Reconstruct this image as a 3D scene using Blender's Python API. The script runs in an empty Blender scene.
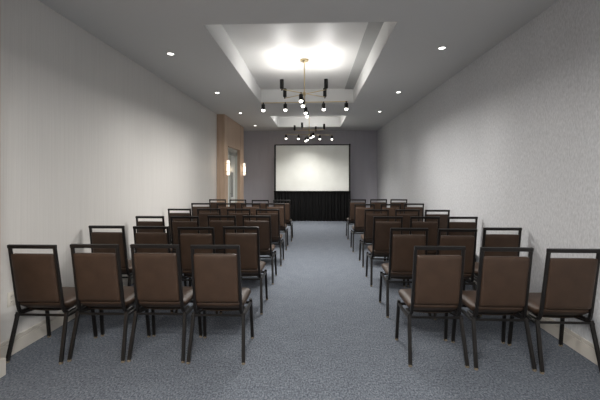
import bpy, bmesh, math, random
from mathutils import Vector, Matrix
random.seed(7)
sc = bpy.context.scene
COL = sc.collection
PI = math.pi

# ------------------------------------------------------------------ materials
def mat(name, color, rough=.5, metal=0.0, spec=.5):
    m = bpy.data.materials.new(name); m.use_nodes = True
    b = m.node_tree.nodes['Principled BSDF']
    b.inputs['Base Color'].default_value = (*color, 1)
    b.inputs['Roughness'].default_value = rough
    b.inputs['Metallic'].default_value = metal
    b.inputs['Specular IOR Level'].default_value = spec
    return m

def N(m, t, **kw):
    n = m.node_tree.nodes.new(t)
    for k, v in kw.items(): setattr(n, k, v)
    return n

def lk(m, a, b): m.node_tree.links.new(a, b)

def coords(m, scale=(1, 1, 1)):
    tc = N(m, 'ShaderNodeTexCoord'); mp = N(m, 'ShaderNodeMapping')
    mp.inputs['Scale'].default_value = scale
    lk(m, tc.outputs['Object'], mp.inputs['Vector'])
    return mp.outputs['Vector']

def noise(m, vec, scale, detail=3, rough=.55):
    n = N(m, 'ShaderNodeTexNoise')
    n.inputs['Scale'].default_value = scale; n.inputs['Detail'].default_value = detail
    n.inputs['Roughness'].default_value = rough
    lk(m, vec, n.inputs['Vector'])
    return n.outputs['Fac']

def ramp(m, fac, stops):
    r = N(m, 'ShaderNodeValToRGB'); e = r.color_ramp.elements
    while len(e) < len(stops): e.new(.5)
    for el, (p, c) in zip(e, stops): el.position = p; el.color = (*c, 1)
    lk(m, fac, r.inputs['Fac'])
    return r.outputs['Color']

def bsdf(m): return m.node_tree.nodes['Principled BSDF']

def bump(m, fac, strength, dist=.002):
    b = N(m, 'ShaderNodeBump')
    b.inputs['Strength'].default_value = strength; b.inputs['Distance'].default_value = dist
    lk(m, fac, b.inputs['Height']); lk(m, b.outputs['Normal'], bsdf(m).inputs['Normal'])

def emit(name, color, strength):
    m = mat(name, color, .4)
    bsdf(m).inputs['Emission Color'].default_value = (*color, 1)
    bsdf(m).inputs['Emission Strength'].default_value = strength
    return m

# carpet: blue grey loop pile with lighter and darker flecks
M_CARPET = mat('carpet_blue_grey', (.15, .18, .23), .95, 0, .1)
v = coords(M_CARPET, (1, .6, 1))
n1 = noise(M_CARPET, v, 85, 2, .8)
n2 = noise(M_CARPET, coords(M_CARPET, (1, 1, 1)), 6, 4, .6)
mx = N(M_CARPET, 'ShaderNodeMix', data_type='FLOAT'); mx.inputs[0].default_value = .10
lk(M_CARPET, n1, mx.inputs[2]); lk(M_CARPET, n2, mx.inputs[3])
lk(M_CARPET, ramp(M_CARPET, mx.outputs[0], [(.34, (.058, .068, .088)), (.5, (.124, .139, .164)), (.66, (.225, .244, .272))]), bsdf(M_CARPET).inputs['Base Color'])
bump(M_CARPET, n1, .5, .006)

# left wall: pale vinyl with fine vertical threads
M_WALL_L = mat('wallcover_pale', (.60, .58, .55), .6, 0, .3)
va = coords(M_WALL_L, (1, 90, 1.2)); f1 = noise(M_WALL_L, va, 1.0, 3, .6)
lk(M_WALL_L, ramp(M_WALL_L, f1, [(.3, (.65, .635, .61)), (.7, (.71, .695, .67))]), bsdf(M_WALL_L).inputs['Base Color'])
bump(M_WALL_L, f1, .25, .002)

# right wall: silvery textured covering with ragged vertical strokes
M_WALL_R = mat('wallcover_streaked', (.6, .6, .6), .5, 0, .35)
vb = coords(M_WALL_R, (1, 75, 30)); g1 = noise(M_WALL_R, vb, 1.0, 3, .65)
vc = coords(M_WALL_R, (1, 1.4, .5)); g2 = noise(M_WALL_R, vc, 1.0, 2, .5)
mg = N(M_WALL_R, 'ShaderNodeMix', data_type='FLOAT'); mg.inputs[0].default_value = .15
lk(M_WALL_R, g1, mg.inputs[2]); lk(M_WALL_R, g2, mg.inputs[3])
lk(M_WALL_R, ramp(M_WALL_R, mg.outputs[0], [(.30, (.49, .50, .515)), (.5, (.60, .61, .63)), (.70, (.72, .73, .75))]), bsdf(M_WALL_R).inputs['Base Color'])
bump(M_WALL_R, g1, .5, .004)

M_WALL_B = mat('wall_taupe_paint', (.27, .255, .265), .6, 0, .3)
fb = noise(M_WALL_B, coords(M_WALL_B, (8, 1, 1)), 1.5, 2)
lk(M_WALL_B, ramp(M_WALL_B, fb, [(.3, (.49, .48, .525)), (.7, (.52, .51, .555))]), bsdf(M_WALL_B).inputs['Base Color'])

M_CEIL = mat('ceiling_white_paint', (.64, .64, .63), .8, 0, .2)
bump(M_CEIL, noise(M_CEIL, coords(M_CEIL), 180, 2), .08, .001)
M_SATIN = mat('ceiling_satin_paint', (.72, .71, .69), .5, 0, .3)
M_STRIP = mat('grey_strip', (.42, .42, .41), .7, 0, .2)

# pale wood panelling
M_WOOD = mat('blond_wood', (.45, .31, .21), .45, 0, .35)
vw = coords(M_WOOD, (6, 6, .35)); w1 = noise(M_WOOD, vw, 4, 5, .6)
lk(M_WOOD, ramp(M_WOOD, w1, [(.3, (.49, .355, .255)), (.7, (.60, .45, .34))]), bsdf(M_WOOD).inputs['Base Color'])
bump(M_WOOD, w1, .1, .001)

M_BASE = mat('baseboard_cream', (.56, .53, .48), .45, 0, .4)
M_SEAM = mat('dark_joint', (.05, .04, .035), .8)

# chairs
M_VINYL = mat('brown_vinyl', (.075, .042, .028), .5, 0, .35)
cv = noise(M_VINYL, coords(M_VINYL), 9, 3)
lk(M_VINYL, ramp(M_VINYL, cv, [(.3, (.043, .0248, .0152)), (.7, (.058, .0335, .0212))]), bsdf(M_VINYL).inputs['Base Color'])
bump(M_VINYL, noise(M_VINYL, coords(M_VINYL), 260, 2), .12, .0008)
M_FRAME = mat('bronze_black_steel', (.010, .0085, .0078), .38, .25, .5)
M_GLIDE = mat('worn_glide', (.22, .18, .13), .5, .3)
M_PAN = mat('black_seat_pan', (.012, .011, .010), .7)

# lights
M_BRASS = mat('brushed_brass', (.56, .45, .27), .32, 1.0)
bump(M_BRASS, noise(M_BRASS, coords(M_BRASS, (1, 1, 30)), 20, 2), .06, .0005)
M_BLACK = mat('matt_black_metal', (.012, .012, .012), .5, .2)
M_WHITE_METAL = mat('white_trim_metal', (.7, .7, .68), .4)
M_BULB = emit('lit_bulb', (1, .96, .88), 9)
M_LENS = emit('lit_downlight_lens', (1, .96, .90), 9)
M_OFF = mat('unlit_downlight_lens', (.55, .54, .52), .35)
M_SCONCE = emit('lit_sconce_glass', (1, .86, .74), 1.3)

# screen, door
M_SCREEN = mat('matt_white_screen', (.80, .815, .77), .9, 0, .1)
sn = noise(M_SCREEN, coords(M_SCREEN), 2.2, 2)
lk(M_SCREEN, ramp(M_SCREEN, sn, [(.35, (.78, .79, .745)), (.65, (.83, .845, .80))]), bsdf(M_SCREEN).inputs['Base Color'])
M_SKIRT = mat('black_velour', (.004, .004, .0042), .85, 0, .2)
bsdf(M_SKIRT).inputs['Sheen Weight'].default_value = .0
bump(M_SKIRT, noise(M_SKIRT, coords(M_SKIRT), 90, 2), .2, .001)
M_ALU = mat('grey_aluminium', (.58, .60, .57), .4, .15)
M_GLASS = mat('frosted_door_glass', (.84, .88, .85), .3, 0, .5)
bsdf(M_GLASS).inputs['Transmission Weight'].default_value = .25
M_CHROME = mat('satin_steel', (.45, .45, .44), .3, .9)
M_PLATE = mat('ivory_plastic', (.66, .63, .57), .45)

# ------------------------------------------------------------------ mesh helper
class MB:
    def __init__(self): self.bm = bmesh.new()
    def box(self, x0, x1, y0, y1, z0, z1, bev=0.0, seg=2):
        r = bmesh.ops.create_cube(self.bm, size=1)
        vs = r['verts']
        for w in vs:
            w.co = Vector(((x0+x1)/2 + w.co.x*(x1-x0), (y0+y1)/2 + w.co.y*(y1-y0), (z0+z1)/2 + w.co.z*(z1-z0)))
        if bev:
            es = list({e for w in vs for e in w.link_edges})
            bmesh.ops.bevel(self.bm, geom=es, offset=bev, segments=seg, affect='EDGES', profile=.5)
        return self
    def cyl(self, c, r, z0, z1, seg=20, r2=None, axis='Z'):
        """closed lathe of a straight cylinder with softened rims"""
        r2 = r if r2 is None else r2
        b = min(.08*abs(z1-z0), .12*r)
        prof = [(0, z0), (r-b, z0), (r, z0+b), (r2, z1-b), (r2-b, z1), (0, z1)]
        return self.lathe(c, prof, seg, axis)
    def lathe(self, c, prof, seg=20, axis='Z'):
        rings = []
        for (r, z) in prof:
            if r < 1e-6: rings.append([self.bm.verts.new(self._ax(c, 0, 0, z, axis))])
            else: rings.append([self.bm.verts.new(self._ax(c, r*math.cos(2*PI*k/seg), r*math.sin(2*PI*k/seg), z, axis)) for k in range(seg)])
        for a, b in zip(rings, rings[1:]):
            for k in range(seg):
                k2 = (k+1) % seg
                if len(a) == 1 and len(b) == 1: continue
                if len(a) == 1: self.bm.faces.new((a[0], b[k2], b[k]))
                elif len(b) == 1: self.bm.faces.new((a[k], a[k2], b[0]))
                else: self.bm.faces.new((a[k], a[k2], b[k2], b[k]))
        return self
    def _ax(self, c, x, y, z, axis):
        if axis == 'X': return Vector((c[0]+z, c[1]+x, c[2]+y))
        if axis == 'Y': return Vector((c[0]+y, c[1]+z, c[2]+x))
        return Vector((c[0]+x, c[1]+y, c[2]+z))
    def sweep(self, pts, w, h=None, closed=False, up=(1, 0, 0), rnd=.3):
        """rounded rectangular bar swept along a polyline; w along `up` x tangent, h along up"""
        h = w if h is None else h
        P = [Vector(p) for p in pts]; n = len(P)
        a, b = w/2, h/2; c = rnd*min(a, b)
        sect = [(a, b-c), (a-c, b), (-(a-c), b), (-a, b-c), (-a, -(b-c)), (-(a-c), -b), (a-c, -b), (a, -(b-c))]
        U0 = Vector(up).normalized(); rings = []
        for i in range(n):
            if closed: t0, t1 = (P[i]-P[i-1]).normalized(), (P[(i+1) % n]-P[i]).normalized()
            else:
                t0 = (P[i]-P[i-1]).normalized() if i > 0 else (P[1]-P[0]).normalized()
                t1 = (P[i+1]-P[i]).normalized() if i < n-1 else t0
            t = (t0+t1).normalized()
            k = 1/max(.35, t.dot(t1))
            S = t.cross(U0)
            if S.length < 1e-4: S = t.cross(Vector((0, 1, 0)))
            S.normalize(); U = S.cross(t).normalized()
            # widen only across the bend
            bend = (t1-t0)
            ks = k if abs(bend.dot(S)) > abs(bend.dot(U)) else 1
            ku = k if ks == 1 else 1
            rings.append([self.bm.verts.new(P[i]+S*(x*ks)+U*(y*ku)) for x, y in sect])
        m = len(sect)
        rng = range(n) if closed else range(n-1)
        for i in rng:
            A, B = rings[i], rings[(i+1) % n]
            for k in range(m):
                self.bm.faces.new((A[k], A[(k+1) % m], B[(k+1) % m], B[k]))
        if not closed:
            self.bm.faces.new(rings[0][::-1]); self.bm.faces.new(rings[-1])
        return self
    def tube(self, p, q, r, seg=12, r2=None):
        p, q = Vector(p), Vector(q); r2 = r if r2 is None else r2
        d = (q-p).normalized()
        a = d.orthogonal().normalized(); b = d.cross(a)
        A = [self.bm.verts.new(p+(a*math.cos(2*PI*k/seg)+b*math.sin(2*PI*k/seg))*r) for k in range(seg)]
        B = [self.bm.verts.new(q+(a*math.cos(2*PI*k/seg)+b*math.sin(2*PI*k/seg))*r2) for k in range(seg)]
        for k in range(seg): self.bm.faces.new((A[k], A[(k+1) % seg], B[(k+1) % seg], B[k]))
        self.bm.faces.new(A[::-1]); self.bm.faces.new(B)
        return self
    def cushion(self, cx, cy, cz, sx, sy, sz, r, bulge=(0, 0, 0), n=10, shape=None):
        """rounded pad: a gridded box with radius r and faces that swell by bulge (x, y, z)"""
        hx, hy, hz = sx/2, sy/2, sz/2
        tmp = bmesh.new()
        bmesh.ops.create_cube(tmp, size=2)
        bmesh.ops.subdivide_edges(tmp, edges=tmp.edges[:], cuts=n, use_grid_fill=True)
        mp = {}
        for w in tmp.verts:
            u = w.co.copy()
            # denser rows near the rims
            u = Vector([math.copysign(abs(t)**.6, t) for t in u])
            p = Vector((u.x*hx, u.y*hy, u.z*hz))
            q = Vector((max(-hx+r, min(hx-r, p.x)), max(-hy+r, min(hy-r, p.y)), max(-hz+r, min(hz-r, p.z))))
            d = p-q
            if d.length > 1e-9: p = q+d.normalized()*min(r, d.length if d.length < r else r)
            if abs(w.co.x) > .999: p.x += math.copysign(bulge[0]*(1-u.y**2)*(1-u.z**2), u.x)
            fy = (1-u.x**2)*(1-u.z**2); fz = (1-u.x**2)*(1-u.y**2)
            p.y += bulge[1]*fy*u.y; p.z += bulge[2]*fz*u.z
            if shape: p = shape(p)
            mp[w] = self.bm.verts.new(p+Vector((cx, cy, cz)))
        for f in tmp.faces: self.bm.faces.new([mp[w] for w in f.verts])
        tmp.free()
        return self
    def build(self, name, m, parent=None, sharp=40):
        bmesh.ops.recalc_face_normals(self.bm, faces=self.bm.faces[:])
        me = bpy.data.meshes.new(name); self.bm.to_mesh(me); self.bm.free()
        me.materials.append(m)
        for p in me.polygons: p.use_smooth = True
        me.set_sharp_from_angle(angle=math.radians(sharp))
        o = bpy.data.objects.new(name, me); COL.objects.link(o)
        if parent: o.parent = parent
        return o

def tag(o, label=None, cat=None, group=None, kind=None):
    for k, v in (('label', label), ('category', cat), ('group', group), ('kind', kind)):
        if v: o[k] = v
    return o

def thing(name, loc, label, cat, group=None, rz=0):
    o = bpy.data.objects.new(name, None); COL.objects.link(o)
    o.empty_display_size = .1
    o.location = loc; o.rotation_euler = (0, 0, rz)
    return tag(o, label, cat, group)

def copy_tree(o, parent=None):
    c = o.copy(); COL.objects.link(c)
    if parent: c.parent = parent
    for ch in o.children: copy_tree(ch, c)
    return c

def fillet(pts, r, seg=5):
    P = [Vector(p) for p in pts]; out = [P[0]]
    for i in range(1, len(P)-1):
        a, b, c = P[i-1], P[i], P[i+1]
        u, w = (a-b).normalized(), (c-b).normalized()
        ang = u.angle(w); d = min(r/math.tan(ang/2), .48*(a-b).length, .48*(c-b).length)
        p, q = b+u*d, b+w*d
        for k in range(seg+1):
            t = k/seg
            out.append(p*(1-t)**2+b*2*t*(1-t)+q*t*t)
    out.append(P[-1])
    return out

# ------------------------------------------------------------------ the room
XL, XR, YB, YF, H = -2.449, 2.18, 12.45, -3.2, 3.013
ZT = H+.31
BX = -2.248                                    # face of the wood panelled projections
def struct(name, mb, m): return tag(mb.build(name, m), kind='structure')

struct('floor', MB().box(XL-.15, XR+.15, YF-.15, YB+.15, -.12, 0), M_CARPET)
struct('wall_left', MB().box(XL-.15, XL, YF-.15, YB+.15, 0, ZT+.1), M_WALL_L)
struct('wall_right', MB().box(XR, XR+.15, YF-.15, YB+.15, 0, ZT+.1), M_WALL_R)
struct('wall_back', MB().box(XL, XR, YB, YB+.15, 0, ZT+.1), M_WALL_B)
struct('wall_front', MB().box(XL, XR, YF-.15, YF, 0, ZT+.1), M_WALL_L)

CX0, CX1 = -1.137, .85                         # two recesses in view; one more added unseen overhead to spread lamp light
COF = [(-2.0, 2.08), (3.68, 7.76), (9.36, 11.46)]
c = MB()
t = .012
def slab(x0, x1, y0, y1, z0, z1): c.box(x0, x1, y0, y1, z0, z1)
slab(XL, CX0, YF, YB, H, H+.05); slab(CX1, XR, YF, YB, H, H+.05)
ys = [YF] + [q for p in COF for q in p] + [YB]
for k in range(0, len(ys), 2): slab(CX0, CX1, ys[k], ys[k+1], H, H+.05)
for (y0, y1) in COF:
    slab(CX0-.05, CX0, y0-.05, y1+.05, H+.05, ZT+.05); slab(CX1, CX1+.05, y0-.05, y1+.05, H+.05, ZT+.05)
    slab(CX0, CX1, y0-.05, y0, H+.05, ZT+.05); slab(CX0, CX1, y1, y1+.05, H+.05, ZT+.05)
struct('ceiling', c, M_CEIL)
for k, (y0, y1) in enumerate(COF): struct('ceiling_recess', MB().box(CX0, CX1, y0, y1, ZT, ZT+.05), M_SATIN)
# grey strip running along the near recess ceiling
s_ = MB().box(.665, CX1, COF[1][0], COF[1][1], ZT-.012, ZT+.001)
struct('trim_5', s_, M_STRIP)

def baseboard(name, x0, x1, y0, y1, axis, side):
    """two-step skirting: a plain board with a thin cap line"""
    mb = MB(); d = .012
    if axis == 'Y':
        a, b = (x0, x0+d*side) if side > 0 else (x0+d*side, x0)
        mb.box(a, b, y0, y1, 0, .105, .002, 1)
        a2, b2 = (x0, x0+.008*side) if side > 0 else (x0+.008*side, x0)
        mb.box(a2, b2, y0, y1, .108, .142, .003, 1)
    else:
        mb.box(x0, x1, y0-d, y0, 0, .105, .002, 1); mb.box(x0, x1, y0-.008, y0, .108, .142, .003, 1)
    return struct(name, mb, M_BASE)
NB0, NB1 = .25, 2.519                            # near projection
FB0, FB1 = 9.02, 11.50                          # far projection with the glass door
DY0, DY1, DZ = 9.36, 10.98, 2.24
baseboard('baseboard_left', XL, 0, NB1+.026, FB0, 'Y', 1)
baseboard('baseboard_right', XR, 0, YF, YB, 'Y', -1)
baseboard('baseboard_back', XL, XR, YB, YB, 'X', -1)

struct('trim_1', MB().box(XL, -2.265, NB0, NB1, 0, H), M_WOOD)
nb = MB()
nb.box(XL, -2.243, NB0, NB1+.026, 0, .125, .003, 1)
struct('baseboard_near', nb, M_BASE)
far = MB()
far.box(XL, BX, FB0, DY0, 0, H).box(XL, BX, DY1, FB1, 0, H).box(XL, BX, DY0, DY1, DZ, H)
struct('trim_2', far, M_WOOD)
seam = MB()
for y in (DY0, DY1): seam.box(BX-.001, BX+.0012, y-.003, y+.003, DZ, H)
struct('trim_3', seam, M_SEAM)
fbb = MB().box(BX, BX+.012, FB0-.012, DY0, 0, .13, .002, 1).box(BX, BX+.012, DY1, FB1, 0, .13, .002, 1).box(XL+.013, BX, FB0-.012, FB0, 0, .13, .002, 1)
struct('trim_4', fbb, M_BASE)

# the glazed double door in the far projection
dx0, dx1 = -2.415, -2.365
dr = MB()
dr.box(dx0-.01, dx1+.02, DY0, DY0+.05, 0, DZ, .003, 1).box(dx0-.01, dx1+.02, DY1-.05, DY1, 0, DZ, .003, 1).box(dx0-.01, dx1+.02, DY0, DY1, DZ-.10, DZ, .003, 1)
door = struct('door_1', dr, M_ALU)
mid = (DY0+DY1)/2
for (a, b, hy) in ((DY0+.052, mid-.003, mid-.06), (mid+.003, DY1-.052, mid+.06)):
    lf = MB()
    lf.box(dx0, dx1, a, a+.07, .01, DZ-.105, .003, 1).box(dx0, dx1, b-.07, b, .01, DZ-.105, .003, 1)
    lf.box(dx0, dx1, a, b, DZ-.2, DZ-.105, .003, 1).box(dx0, dx1, a, b, .01, .22, .003, 1)
    leaf = lf.build('door_leaf', M_ALU, door)
    MB().box(-2.394, -2.386, a+.06, b-.06, .2, DZ-.19).build('glass_pane', M_GLASS, leaf)
    hd = MB().tube((dx1+.045, hy, .85), (dx1+.045, hy, 1.55), .014)
    for z in (.95, 1.45): hd.tube((dx1-.005, hy, z), (dx1+.045, hy, z), .010)
    hd.build('door_handle', M_CHROME, leaf)

# ------------------------------------------------------------------ light helpers
def disc(name, loc, power, size=.05, spread=180, color=(1, .97, .93)):
    L = bpy.data.lights.new(name, 'AREA'); L.shape = 'DISK'; L.size = size
    L.energy = power; L.color = color; L.spread = math.radians(spread)
    o = bpy.data.objects.new(name, L); COL.objects.link(o); o.location = loc
    return o

def spot(name, loc, power, angle, blend, color=(1, .97, .93), up=False, size=.05):
    L = bpy.data.lights.new(name, 'SPOT')
    L.energy = power; L.spot_size = math.radians(angle); L.spot_blend = blend
    L.color = color; L.shadow_soft_size = size
    o = bpy.data.objects.new(name, L); COL.objects.link(o)
    o.location = loc; o.rotation_euler = (PI, 0, 0) if up else (0, 0, 0)
    return o

# wall sconces beside the glass door
def sconce(y, label):
    t = thing('wall_sconce', (BX, y, 1.66), label, 'wall lamp', 'wall sconces beside the glass door')
    MB().box(0, .018, -.04, .04, -.16, .16, .004, 2).build('backplate', M_BRASS, t)
    prof = [(0, -.19), (.026, -.19), (.036, -.182), (.038, -.15), (.038, .15), (.036, .182), (.026, .19), (0, .19)]
    MB().lathe((.067, 0, 0), prof, 24).build('glass_shade', M_SCONCE, t)
    for z in (-.1, .1):
        MB().lathe((.067, 0, z), [(.0385, -.008), (.0425, -.008), (.0425, .008), (.0385, .008), (.0385, -.008)], 24).build('band', M_BRASS, t)
    P = bpy.data.lights.new('sconce_light', 'POINT'); P.energy = 2.5; P.color = (1, .80, .58); P.shadow_soft_size = .05
    o = bpy.data.objects.new('sconce_light', P); COL.objects.link(o); o.location = (BX+.17, y, 1.66)
sconce(9.11, 'glowing cylinder wall sconce on wood panel at the near side of the glass door')
sconce(11.22, 'glowing cylinder wall sconce on wood panel between the glass door and the back wall')

# recessed downlights
P_DOWN = 20
P_DN, P_UP = 15.5, 10.5
def downlight(x, y, label, lit=True, power=None):
    t = thing('recessed_downlight', (x, y, H), label, 'ceiling light', 'recessed ceiling downlights')
    MB().lathe((0, 0, 0), [(.036, .004), (.036, -.002), (.044, -.005), (.050, -.003), (.051, .001)], 28).build('trim_ring', M_WHITE_METAL, t)
    MB().lathe((0, 0, 0), [(0, -.0012), (.0365, -.0012), (.0365, .004), (0, .004)], 28).build('lens', M_LENS if lit else M_OFF, t)
    if lit: spot('downlight_and_fill_spot', (x, y, H-.02), power or P_DOWN, 90, 1.0)
od = ['nearest the camera', 'second from the camera', 'third from the camera', 'nearest the back wall']
for i, (x, y) in enumerate(((-1.83, 4.54), (-1.81, 6.70), (-1.815, 8.88), (-1.81, 11.1))):
    downlight(x, y, 'lit recessed downlight along the door side wall, ' + od[i])
for i, (x, y) in enumerate(((1.565, 4.46), (1.58, 6.78), (1.60, 8.80))):
    downlight(x, y, 'lit recessed downlight along the streaked grey wall, ' + od[i])
downlight(1.60, 10.55, 'unlit recessed downlight along the streaked grey wall, nearest the back wall', False)
# unseen spots added over and behind the camera, continuing the grid, as fill
for y in (2.3, .1, -2.1):
    for x in (-1.82, 1.58): spot('downlight_and_fill_spot', (x, y, H-.02), P_DOWN*.6, 90, 1.0)

# ------------------------------------------------------------------ chandeliers
def chandelier(x, y, rz, rz_up, label, p_dn, p_up, spread=180):
    t = thing('chandelier', (x, y, 0), label, 'chandelier', 'sputnik chandeliers in the ceiling recesses')
    ZL, ZU = 2.632, 2.775
    MB().lathe((0, 0, ZT), [(0, -.045), (.02, -.045), (.03, -.03), (.062, -.028), (.068, -.022), (.068, 0), (0, 0)], 28).build('canopy', M_BRASS, t)
    MB().tube((0, 0, ZL+.01), (0, 0, ZT-.03), .0085, 14).build('rod', M_BRASS, t)
    MB().lathe((0, 0, ZU), [(0, -.03), (.018, -.03), (.022, -.02), (.022, .02), (.018, .03), (0, .03)], 18).build('hub', M_BRASS, t)
    MB().lathe((0, 0, ZL), [(0, -.022), (.018, -.022), (.022, -.014), (.022, .014), (.018, .022), (0, .022)], 18).build('hub', M_BRASS, t)
    R = Matrix.Rotation(rz, 3, 'Z')
    for k in range(2):
        d = R @ (Vector((1, 0, 0)) if k == 0 else Vector((0, 1, 0)))
        z = ZL + (.006 if k == 0 else -.006)
        MB().tube(d*-.70+Vector((0, 0, z)), d*.70+Vector((0, 0, z)), .0078, 12).build('lower_arm', M_BRASS, t)
        for q in (-.67, -.31, .31, .67):
            p = d*q
            hd = MB().lathe((p.x, p.y, ZL), [(0, .012), (.011, .012), (.012, -.012), (.027, -.018), (.030, -.024), (.030, -.105), (.026, -.105), (.026, -.09), (0, -.09)], 20)
            h_ = hd.build('lamp_head', M_BLACK, t)
            MB().lathe((p.x, p.y, ZL), [(0, -.089), (.0255, -.089), (.027, -.108), (.025, -.124), (.016, -.134), (0, -.137)], 20).build('bulb', M_BULB, h_)
            disc('chandelier_and_fill_lamp', (x+p.x, y+p.y, ZL-.15), p_dn, spread=spread)
    for k in range(2):
        a0 = rz_up + (math.atan2(.29, .34) if k == 0 else math.atan2(.29, -.34))
        d = Vector((math.cos(a0), math.sin(a0), 0))
        z = ZU + (.006 if k == 0 else -.006)
        MB().tube(d*-.46+Vector((0, 0, z)), d*.46+Vector((0, 0, z)), .0065, 12).build('upper_arm', M_BRASS, t)
        for q in (-.445, .445):
            p = d*q
            hd = MB().lathe((p.x, p.y, ZU), [(0, -.014), (.011, -.014), (.012, .010), (.027, .016), (.030, .022), (.030, .155), (.026, .155), (.026, .13), (0, .13)], 20)
            h_ = hd.build('uplight_head', M_BLACK, t)
            MB().lathe((p.x, p.y, ZU), [(0, .131), (.0255, .131), (.0255, .138), (.018, .145), (0, .147)], 20).build('bulb', M_BULB, h_)
            spot('uplight_and_fill_spot', (x+p.x, y+p.y, ZU+.165), p_up, 175, .02, up=True, size=.03, color=(1, .985, .96))
chandelier(-.150, 5.80, math.radians(-2.6), 0.0, 'larger brass and black chandelier in the nearer ceiling recess', P_DN*.93, P_UP)
chandelier(-.130, 10.37, math.radians(10), math.radians(24), 'smaller looking brass and black chandelier in the farther ceiling recess before the screen', P_DN*.42, P_UP*.8, 140)

# unseen lamps added over the camera to brighten the near end; no fixture built
for q in (-.67, -.31, .31, .67):
    disc('chandelier_and_fill_lamp', (-.15+q, .05, 2.48), P_DN*1.4); disc('chandelier_and_fill_lamp', (-.15, .05+q, 2.48), P_DN*1.4)
    spot('uplight_and_fill_spot', (-.15+math.copysign(.34, q), .05+(.29 if abs(q) > .5 else -.29), 2.94), P_UP, 175, .02, up=True, size=.03, color=(1, .985, .96))
# ------------------------------------------------------------------ projection screen with skirt
SY = 11.62
SX0, SX1 = -1.25, 1.15
t = thing('projection_screen', ((SX0+SX1)/2, SY, 0), 'large white projection screen with black frame and pleated black skirt by the back wall', 'screen')
hw = (SX1-SX0)/2; ZB, ZTOP = .965, 2.47
MB().box(-hw+.015, hw-.015, -.004, .004, ZB, ZTOP-.015).build('screen_surface', M_SCREEN, t)
fr = MB()
fr.box(-hw, -hw+.028, -.018, .018, ZB-.03, ZTOP, .004, 1).box(hw-.022, hw, -.018, .018, ZB-.03, ZTOP, .004, 1)
fr.box(-hw-.02, hw+.035, -.02, .02, ZTOP-.032, ZTOP, .004, 1).box(-hw-.02, hw+.035, -.02, .02, ZB-.04, ZB, .004, 1)
fr.build('screen_frame', M_BLACK, t)
for sx in (-1, 1):
    lg = MB().box(sx*(hw+.012)-.016, sx*(hw+.012)+.016, -.016, .016, .03, ZTOP+(.02 if sx > 0 else -.03), .003, 1)
    lg.box(sx*(hw+.012)-.02, sx*(hw+.012)+.02, -.32, .32, 0, .035, .004, 1)
    lg.build('stand_leg', M_BLACK, t)
sk = MB(); n = 420; rows = [0.003, .15, .4, .7, .9, ZB-.005]
g = []
random.seed(3)
ph = [random.uniform(-.5, .5) for _ in range(60)]
for z in rows:
    r = []
    for i in range(n+1):
        u = i/n; k = u*24
        amp = .026*(1-.45*z/ZB)
        y = -.045 + amp*math.sin(2*PI*k + .8*math.sin(3.1*k+ph[int(k) % 60]*.2) + .15*(1-z)*math.sin(k)) + .008*math.sin(.7*k)
        r.append(sk.bm.verts.new((-hw-.028+u*(2*hw+.056), y, z)))
    g.append(r)
for a, b in zip(g, g[1:]):
    for i in range(n): sk.bm.faces.new((a[i], a[i+1], b[i+1], b[i]))
gb = [[sk.bm.verts.new(w.co+Vector((0, .004, 0))) for w in r] for r in g]
for a, b in zip(gb, gb[1:]):
    for i in range(n): sk.bm.faces.new((a[i], b[i], b[i+1], a[i+1]))
for A, B in ((g[0], gb[0]), (g[-1], gb[-1])):
    for i in range(n): sk.bm.faces.new((A[i], B[i], B[i+1], A[i+1]))
skirt = sk.build('skirt', M_SKIRT, t, 60)
MB().box(-hw-.03, hw+.03, -.078, -.02, ZB-.03, ZB+.005, .004, 1).build('header_tape', M_SKIRT, skirt)

# ------------------------------------------------------------------ power outlet low on the left wall
t = thing('power_outlet', (XL, 2.825, .455), 'ivory power outlet plate low on the pale wall behind the nearest wall chair', 'outlet')
MB().box(0, .006, -.036, .036, -.058, .058, .002, 2).build('cover_plate', M_PLATE, t)
for z in (-.022, .022):
    sk_ = MB().box(.004, .0085, -.017, .017, z-.014, z+.014, .003, 2).build('socket', M_PLATE, t)
    MB().box(.007, .0089, -.009, -.006, z-.005, z+.006).box(.007, .0089, .006, .009, z-.005, z+.006).build('slots', M_SEAM, sk_)

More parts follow.
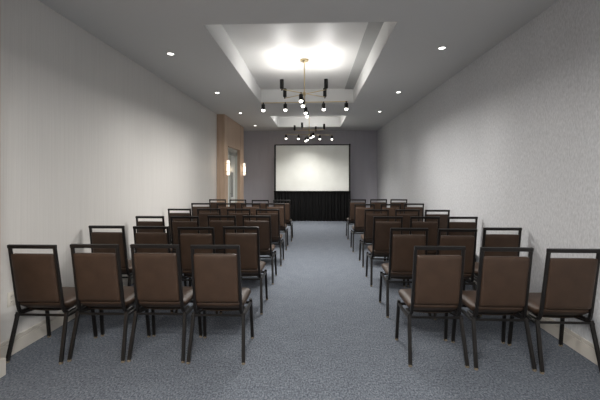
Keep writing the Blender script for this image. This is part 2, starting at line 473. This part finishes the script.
# ------------------------------------------------------------------ the chairs
HB = .1775        # half distance between the back uprights
def make_chair():
    t = thing('banquet_chair', (0, 0, 0), 'x', 'chair', 'x')
    TW = .023
    # back frame: one bent bar, up one side, across the top, down the other, then forward under the seat
    side = lambda s: [(s*(HB+.008), -.02, .362), (s*(HB+.008), -.135, .362), (s*(HB+.004), -.158, .44), (s*HB, -.237, .905)]
    for_l = fillet(side(-1), .045, 6); for_r = fillet(side(1), .045, 6)
    fm = MB()
    fm.sweep(for_l, TW, TW, up=(1, 0, 0)); fm.sweep(for_r, TW, TW, up=(1, 0, 0))
    fm.sweep([(-HB-TW/2, -.238, .9065), (HB+TW/2, -.238, .9065)], .024, .028, up=(0, -.17, 1))
    fm.build('back_frame', M_FRAME, t)
    # seat frame: side rails and two cross bars
    sf = MB()
    for s in (-1, 1):
        sf.sweep(fillet([(s*.203, -.150, .338), (s*.205, .19, .338)], .03), .022, .022, up=(0, 0, 1))
    sf.sweep([(-.198, -.140, .344), (.198, -.140, .344)], .016, .016, up=(0, 0, 1))
    sf.sweep([(-.198, .165, .341), (.198, .165, .341)], .02, .02, up=(0, 0, 1))
    # the two gusset braces that run in below the seat
    for s in (-1, 1):
        sf.sweep([(s*.192, -.132, .346), (s*.09, .10, .350)], .014, .014, up=(0, 0, 1))
    sf.build('seat_frame', M_FRAME, t)
    for s in (-1, 1):
        for (p, q) in (((s*.198, -.134, .362), (s*.214, -.218, .012)), ((s*.206, .178, .366), (s*.214, .225, .012))):
            lg = MB().sweep([p, q], .024, .026, up=(1, 0, 0)).build('leg', M_FRAME, t)
            gl = MB().cyl((q[0], q[1], 0), .0145, 0, .016, 14).build('foot_glide', M_GLIDE, lg)
    # seat: domed cushion with a rolled front, over a thin black pan
    def seat_shape(p):
        k = max(0, p.y/.22); p.x *= 1+.03*k
        t = max(0, min(1, (.046-p.z)/.092))
        if p.y < -.12: p.y += .11*t**1.2                      # the rear edge rolls under
        if p.z < 0: p.x *= 1-.13*t*t
        return p
    st = MB().cushion(0, .035, .409, .398, .42, .092, .038, (.004, .006, .014), 11, seat_shape).build('seat', M_VINYL, t, 60)
    MB().box(-.15, .15, -.06, .205, .354, .370, .006, 2).build('seat_pan', M_PAN, st)
    # backrest pad, leaning with the frame
    bp = MB().cushion(0, 0, 0, 2*HB-.018, .042, .392, .012, (0, .010, .0), 11)
    zc = .654; k = (.237-.158)/(.905-.44)
    for w in bp.bm.verts:
        z = w.co.z+zc
        w.co = Vector((w.co.x, w.co.y - (.158+(z-.44)*k), z))
    bp.build('backrest', M_VINYL, t, 60)
    return t

ROWN = ['row nearest the camera', 'second row from the camera', 'third row from the camera', 'third row from the screen', 'second row from the screen', 'row nearest the screen']
SEATL = ['seat beside the pale wall', 'third seat from the aisle', 'second seat from the aisle', 'aisle seat']
SEATR = ['aisle seat', 'middle seat', 'seat beside the streaked wall']
L = [[(-2.165, 2.69), (-1.698, 2.73), (-1.230, 2.745), (-.758, 2.735)],
     [(-2.205, 3.755), (-1.712, 3.73), (-1.218, 3.68), (-.762, 3.74)],
     [(-2.160, 4.675), (-1.698, 4.68), (-1.228, 4.765), (-.762, 4.78)],
     [(-2.176, 5.76), (-1.701, 5.775), (-1.207, 5.76), (-.737, 5.745)],
     [(-2.203, 6.96), (-1.698, 6.955), (-1.226, 6.975), (-.750, 6.99)],
     [(-2.183, 8.10), (-1.705, 8.05), (-1.184, 7.92), (-.706, 7.93)]]
R_ = [[(.948, 2.755), (1.428, 2.725), (1.890, 2.69)],
      [(.973, 3.70), (1.442, 3.66), (1.936, 3.77)],
      [(.972, 4.745), (1.456, 4.76), (1.936, 4.76)],
      [(.999, 5.735), (1.480, 5.74), (1.934, 5.71)],
      [(.967, 6.86), (1.460, 6.875), (1.936, 7.03)],
      [(.996, 8.22), (1.476, 8.27), (1.936, 8.27)]]
proto = make_chair(); used = False
random.seed(11)
for block, rows_, seats, bl in (('left', L, SEATL, 'four-wide block'), ('right', R_, SEATR, 'three-wide block')):
    for r, row in enumerate(rows_):
        for k, (x, y) in enumerate(row):
            o = copy_tree(proto) if used else proto
            used = True
            o.location = (x, y+.237, 0)
            wallside = (block == 'left' and k == 0) or (block == 'right' and k == 2)
            o.rotation_euler = (0, 0, 0 if wallside else math.radians(random.uniform(-.8, .8)))
            o['label'] = f'brown chair in {bl}, {ROWN[r]}, {seats[k]}'
            o['group'] = f'brown banquet chairs in rows, {bl}'

# ------------------------------------------------------------------ camera, world, view
cam = bpy.data.cameras.new('camera'); co = bpy.data.objects.new('camera', cam); COL.objects.link(co)
cam.sensor_fit = 'HORIZONTAL'; cam.sensor_width = 36; cam.lens = 360/600*36
cam.shift_y = -24/600
co.location = (0, 0, 1.45)
co.rotation_euler = (PI/2, 0, math.atan(13.7/360))
cam.clip_start = .05
sc.camera = co
w = bpy.data.worlds.new('world'); sc.world = w; w.use_nodes = True
w.node_tree.nodes['Background'].inputs['Color'].default_value = (0, 0, 0, 1)
vs = sc.view_settings
vs.view_transform = 'Standard'; vs.look = 'None'; vs.exposure = 0.0; vs.gamma = 1; vs.use_curve_mapping = False
sc.cycles.use_denoising = True
sc.cycles.max_bounces = 10; sc.cycles.diffuse_bounces = 6
sc.cycles.sample_clamp_indirect = 5
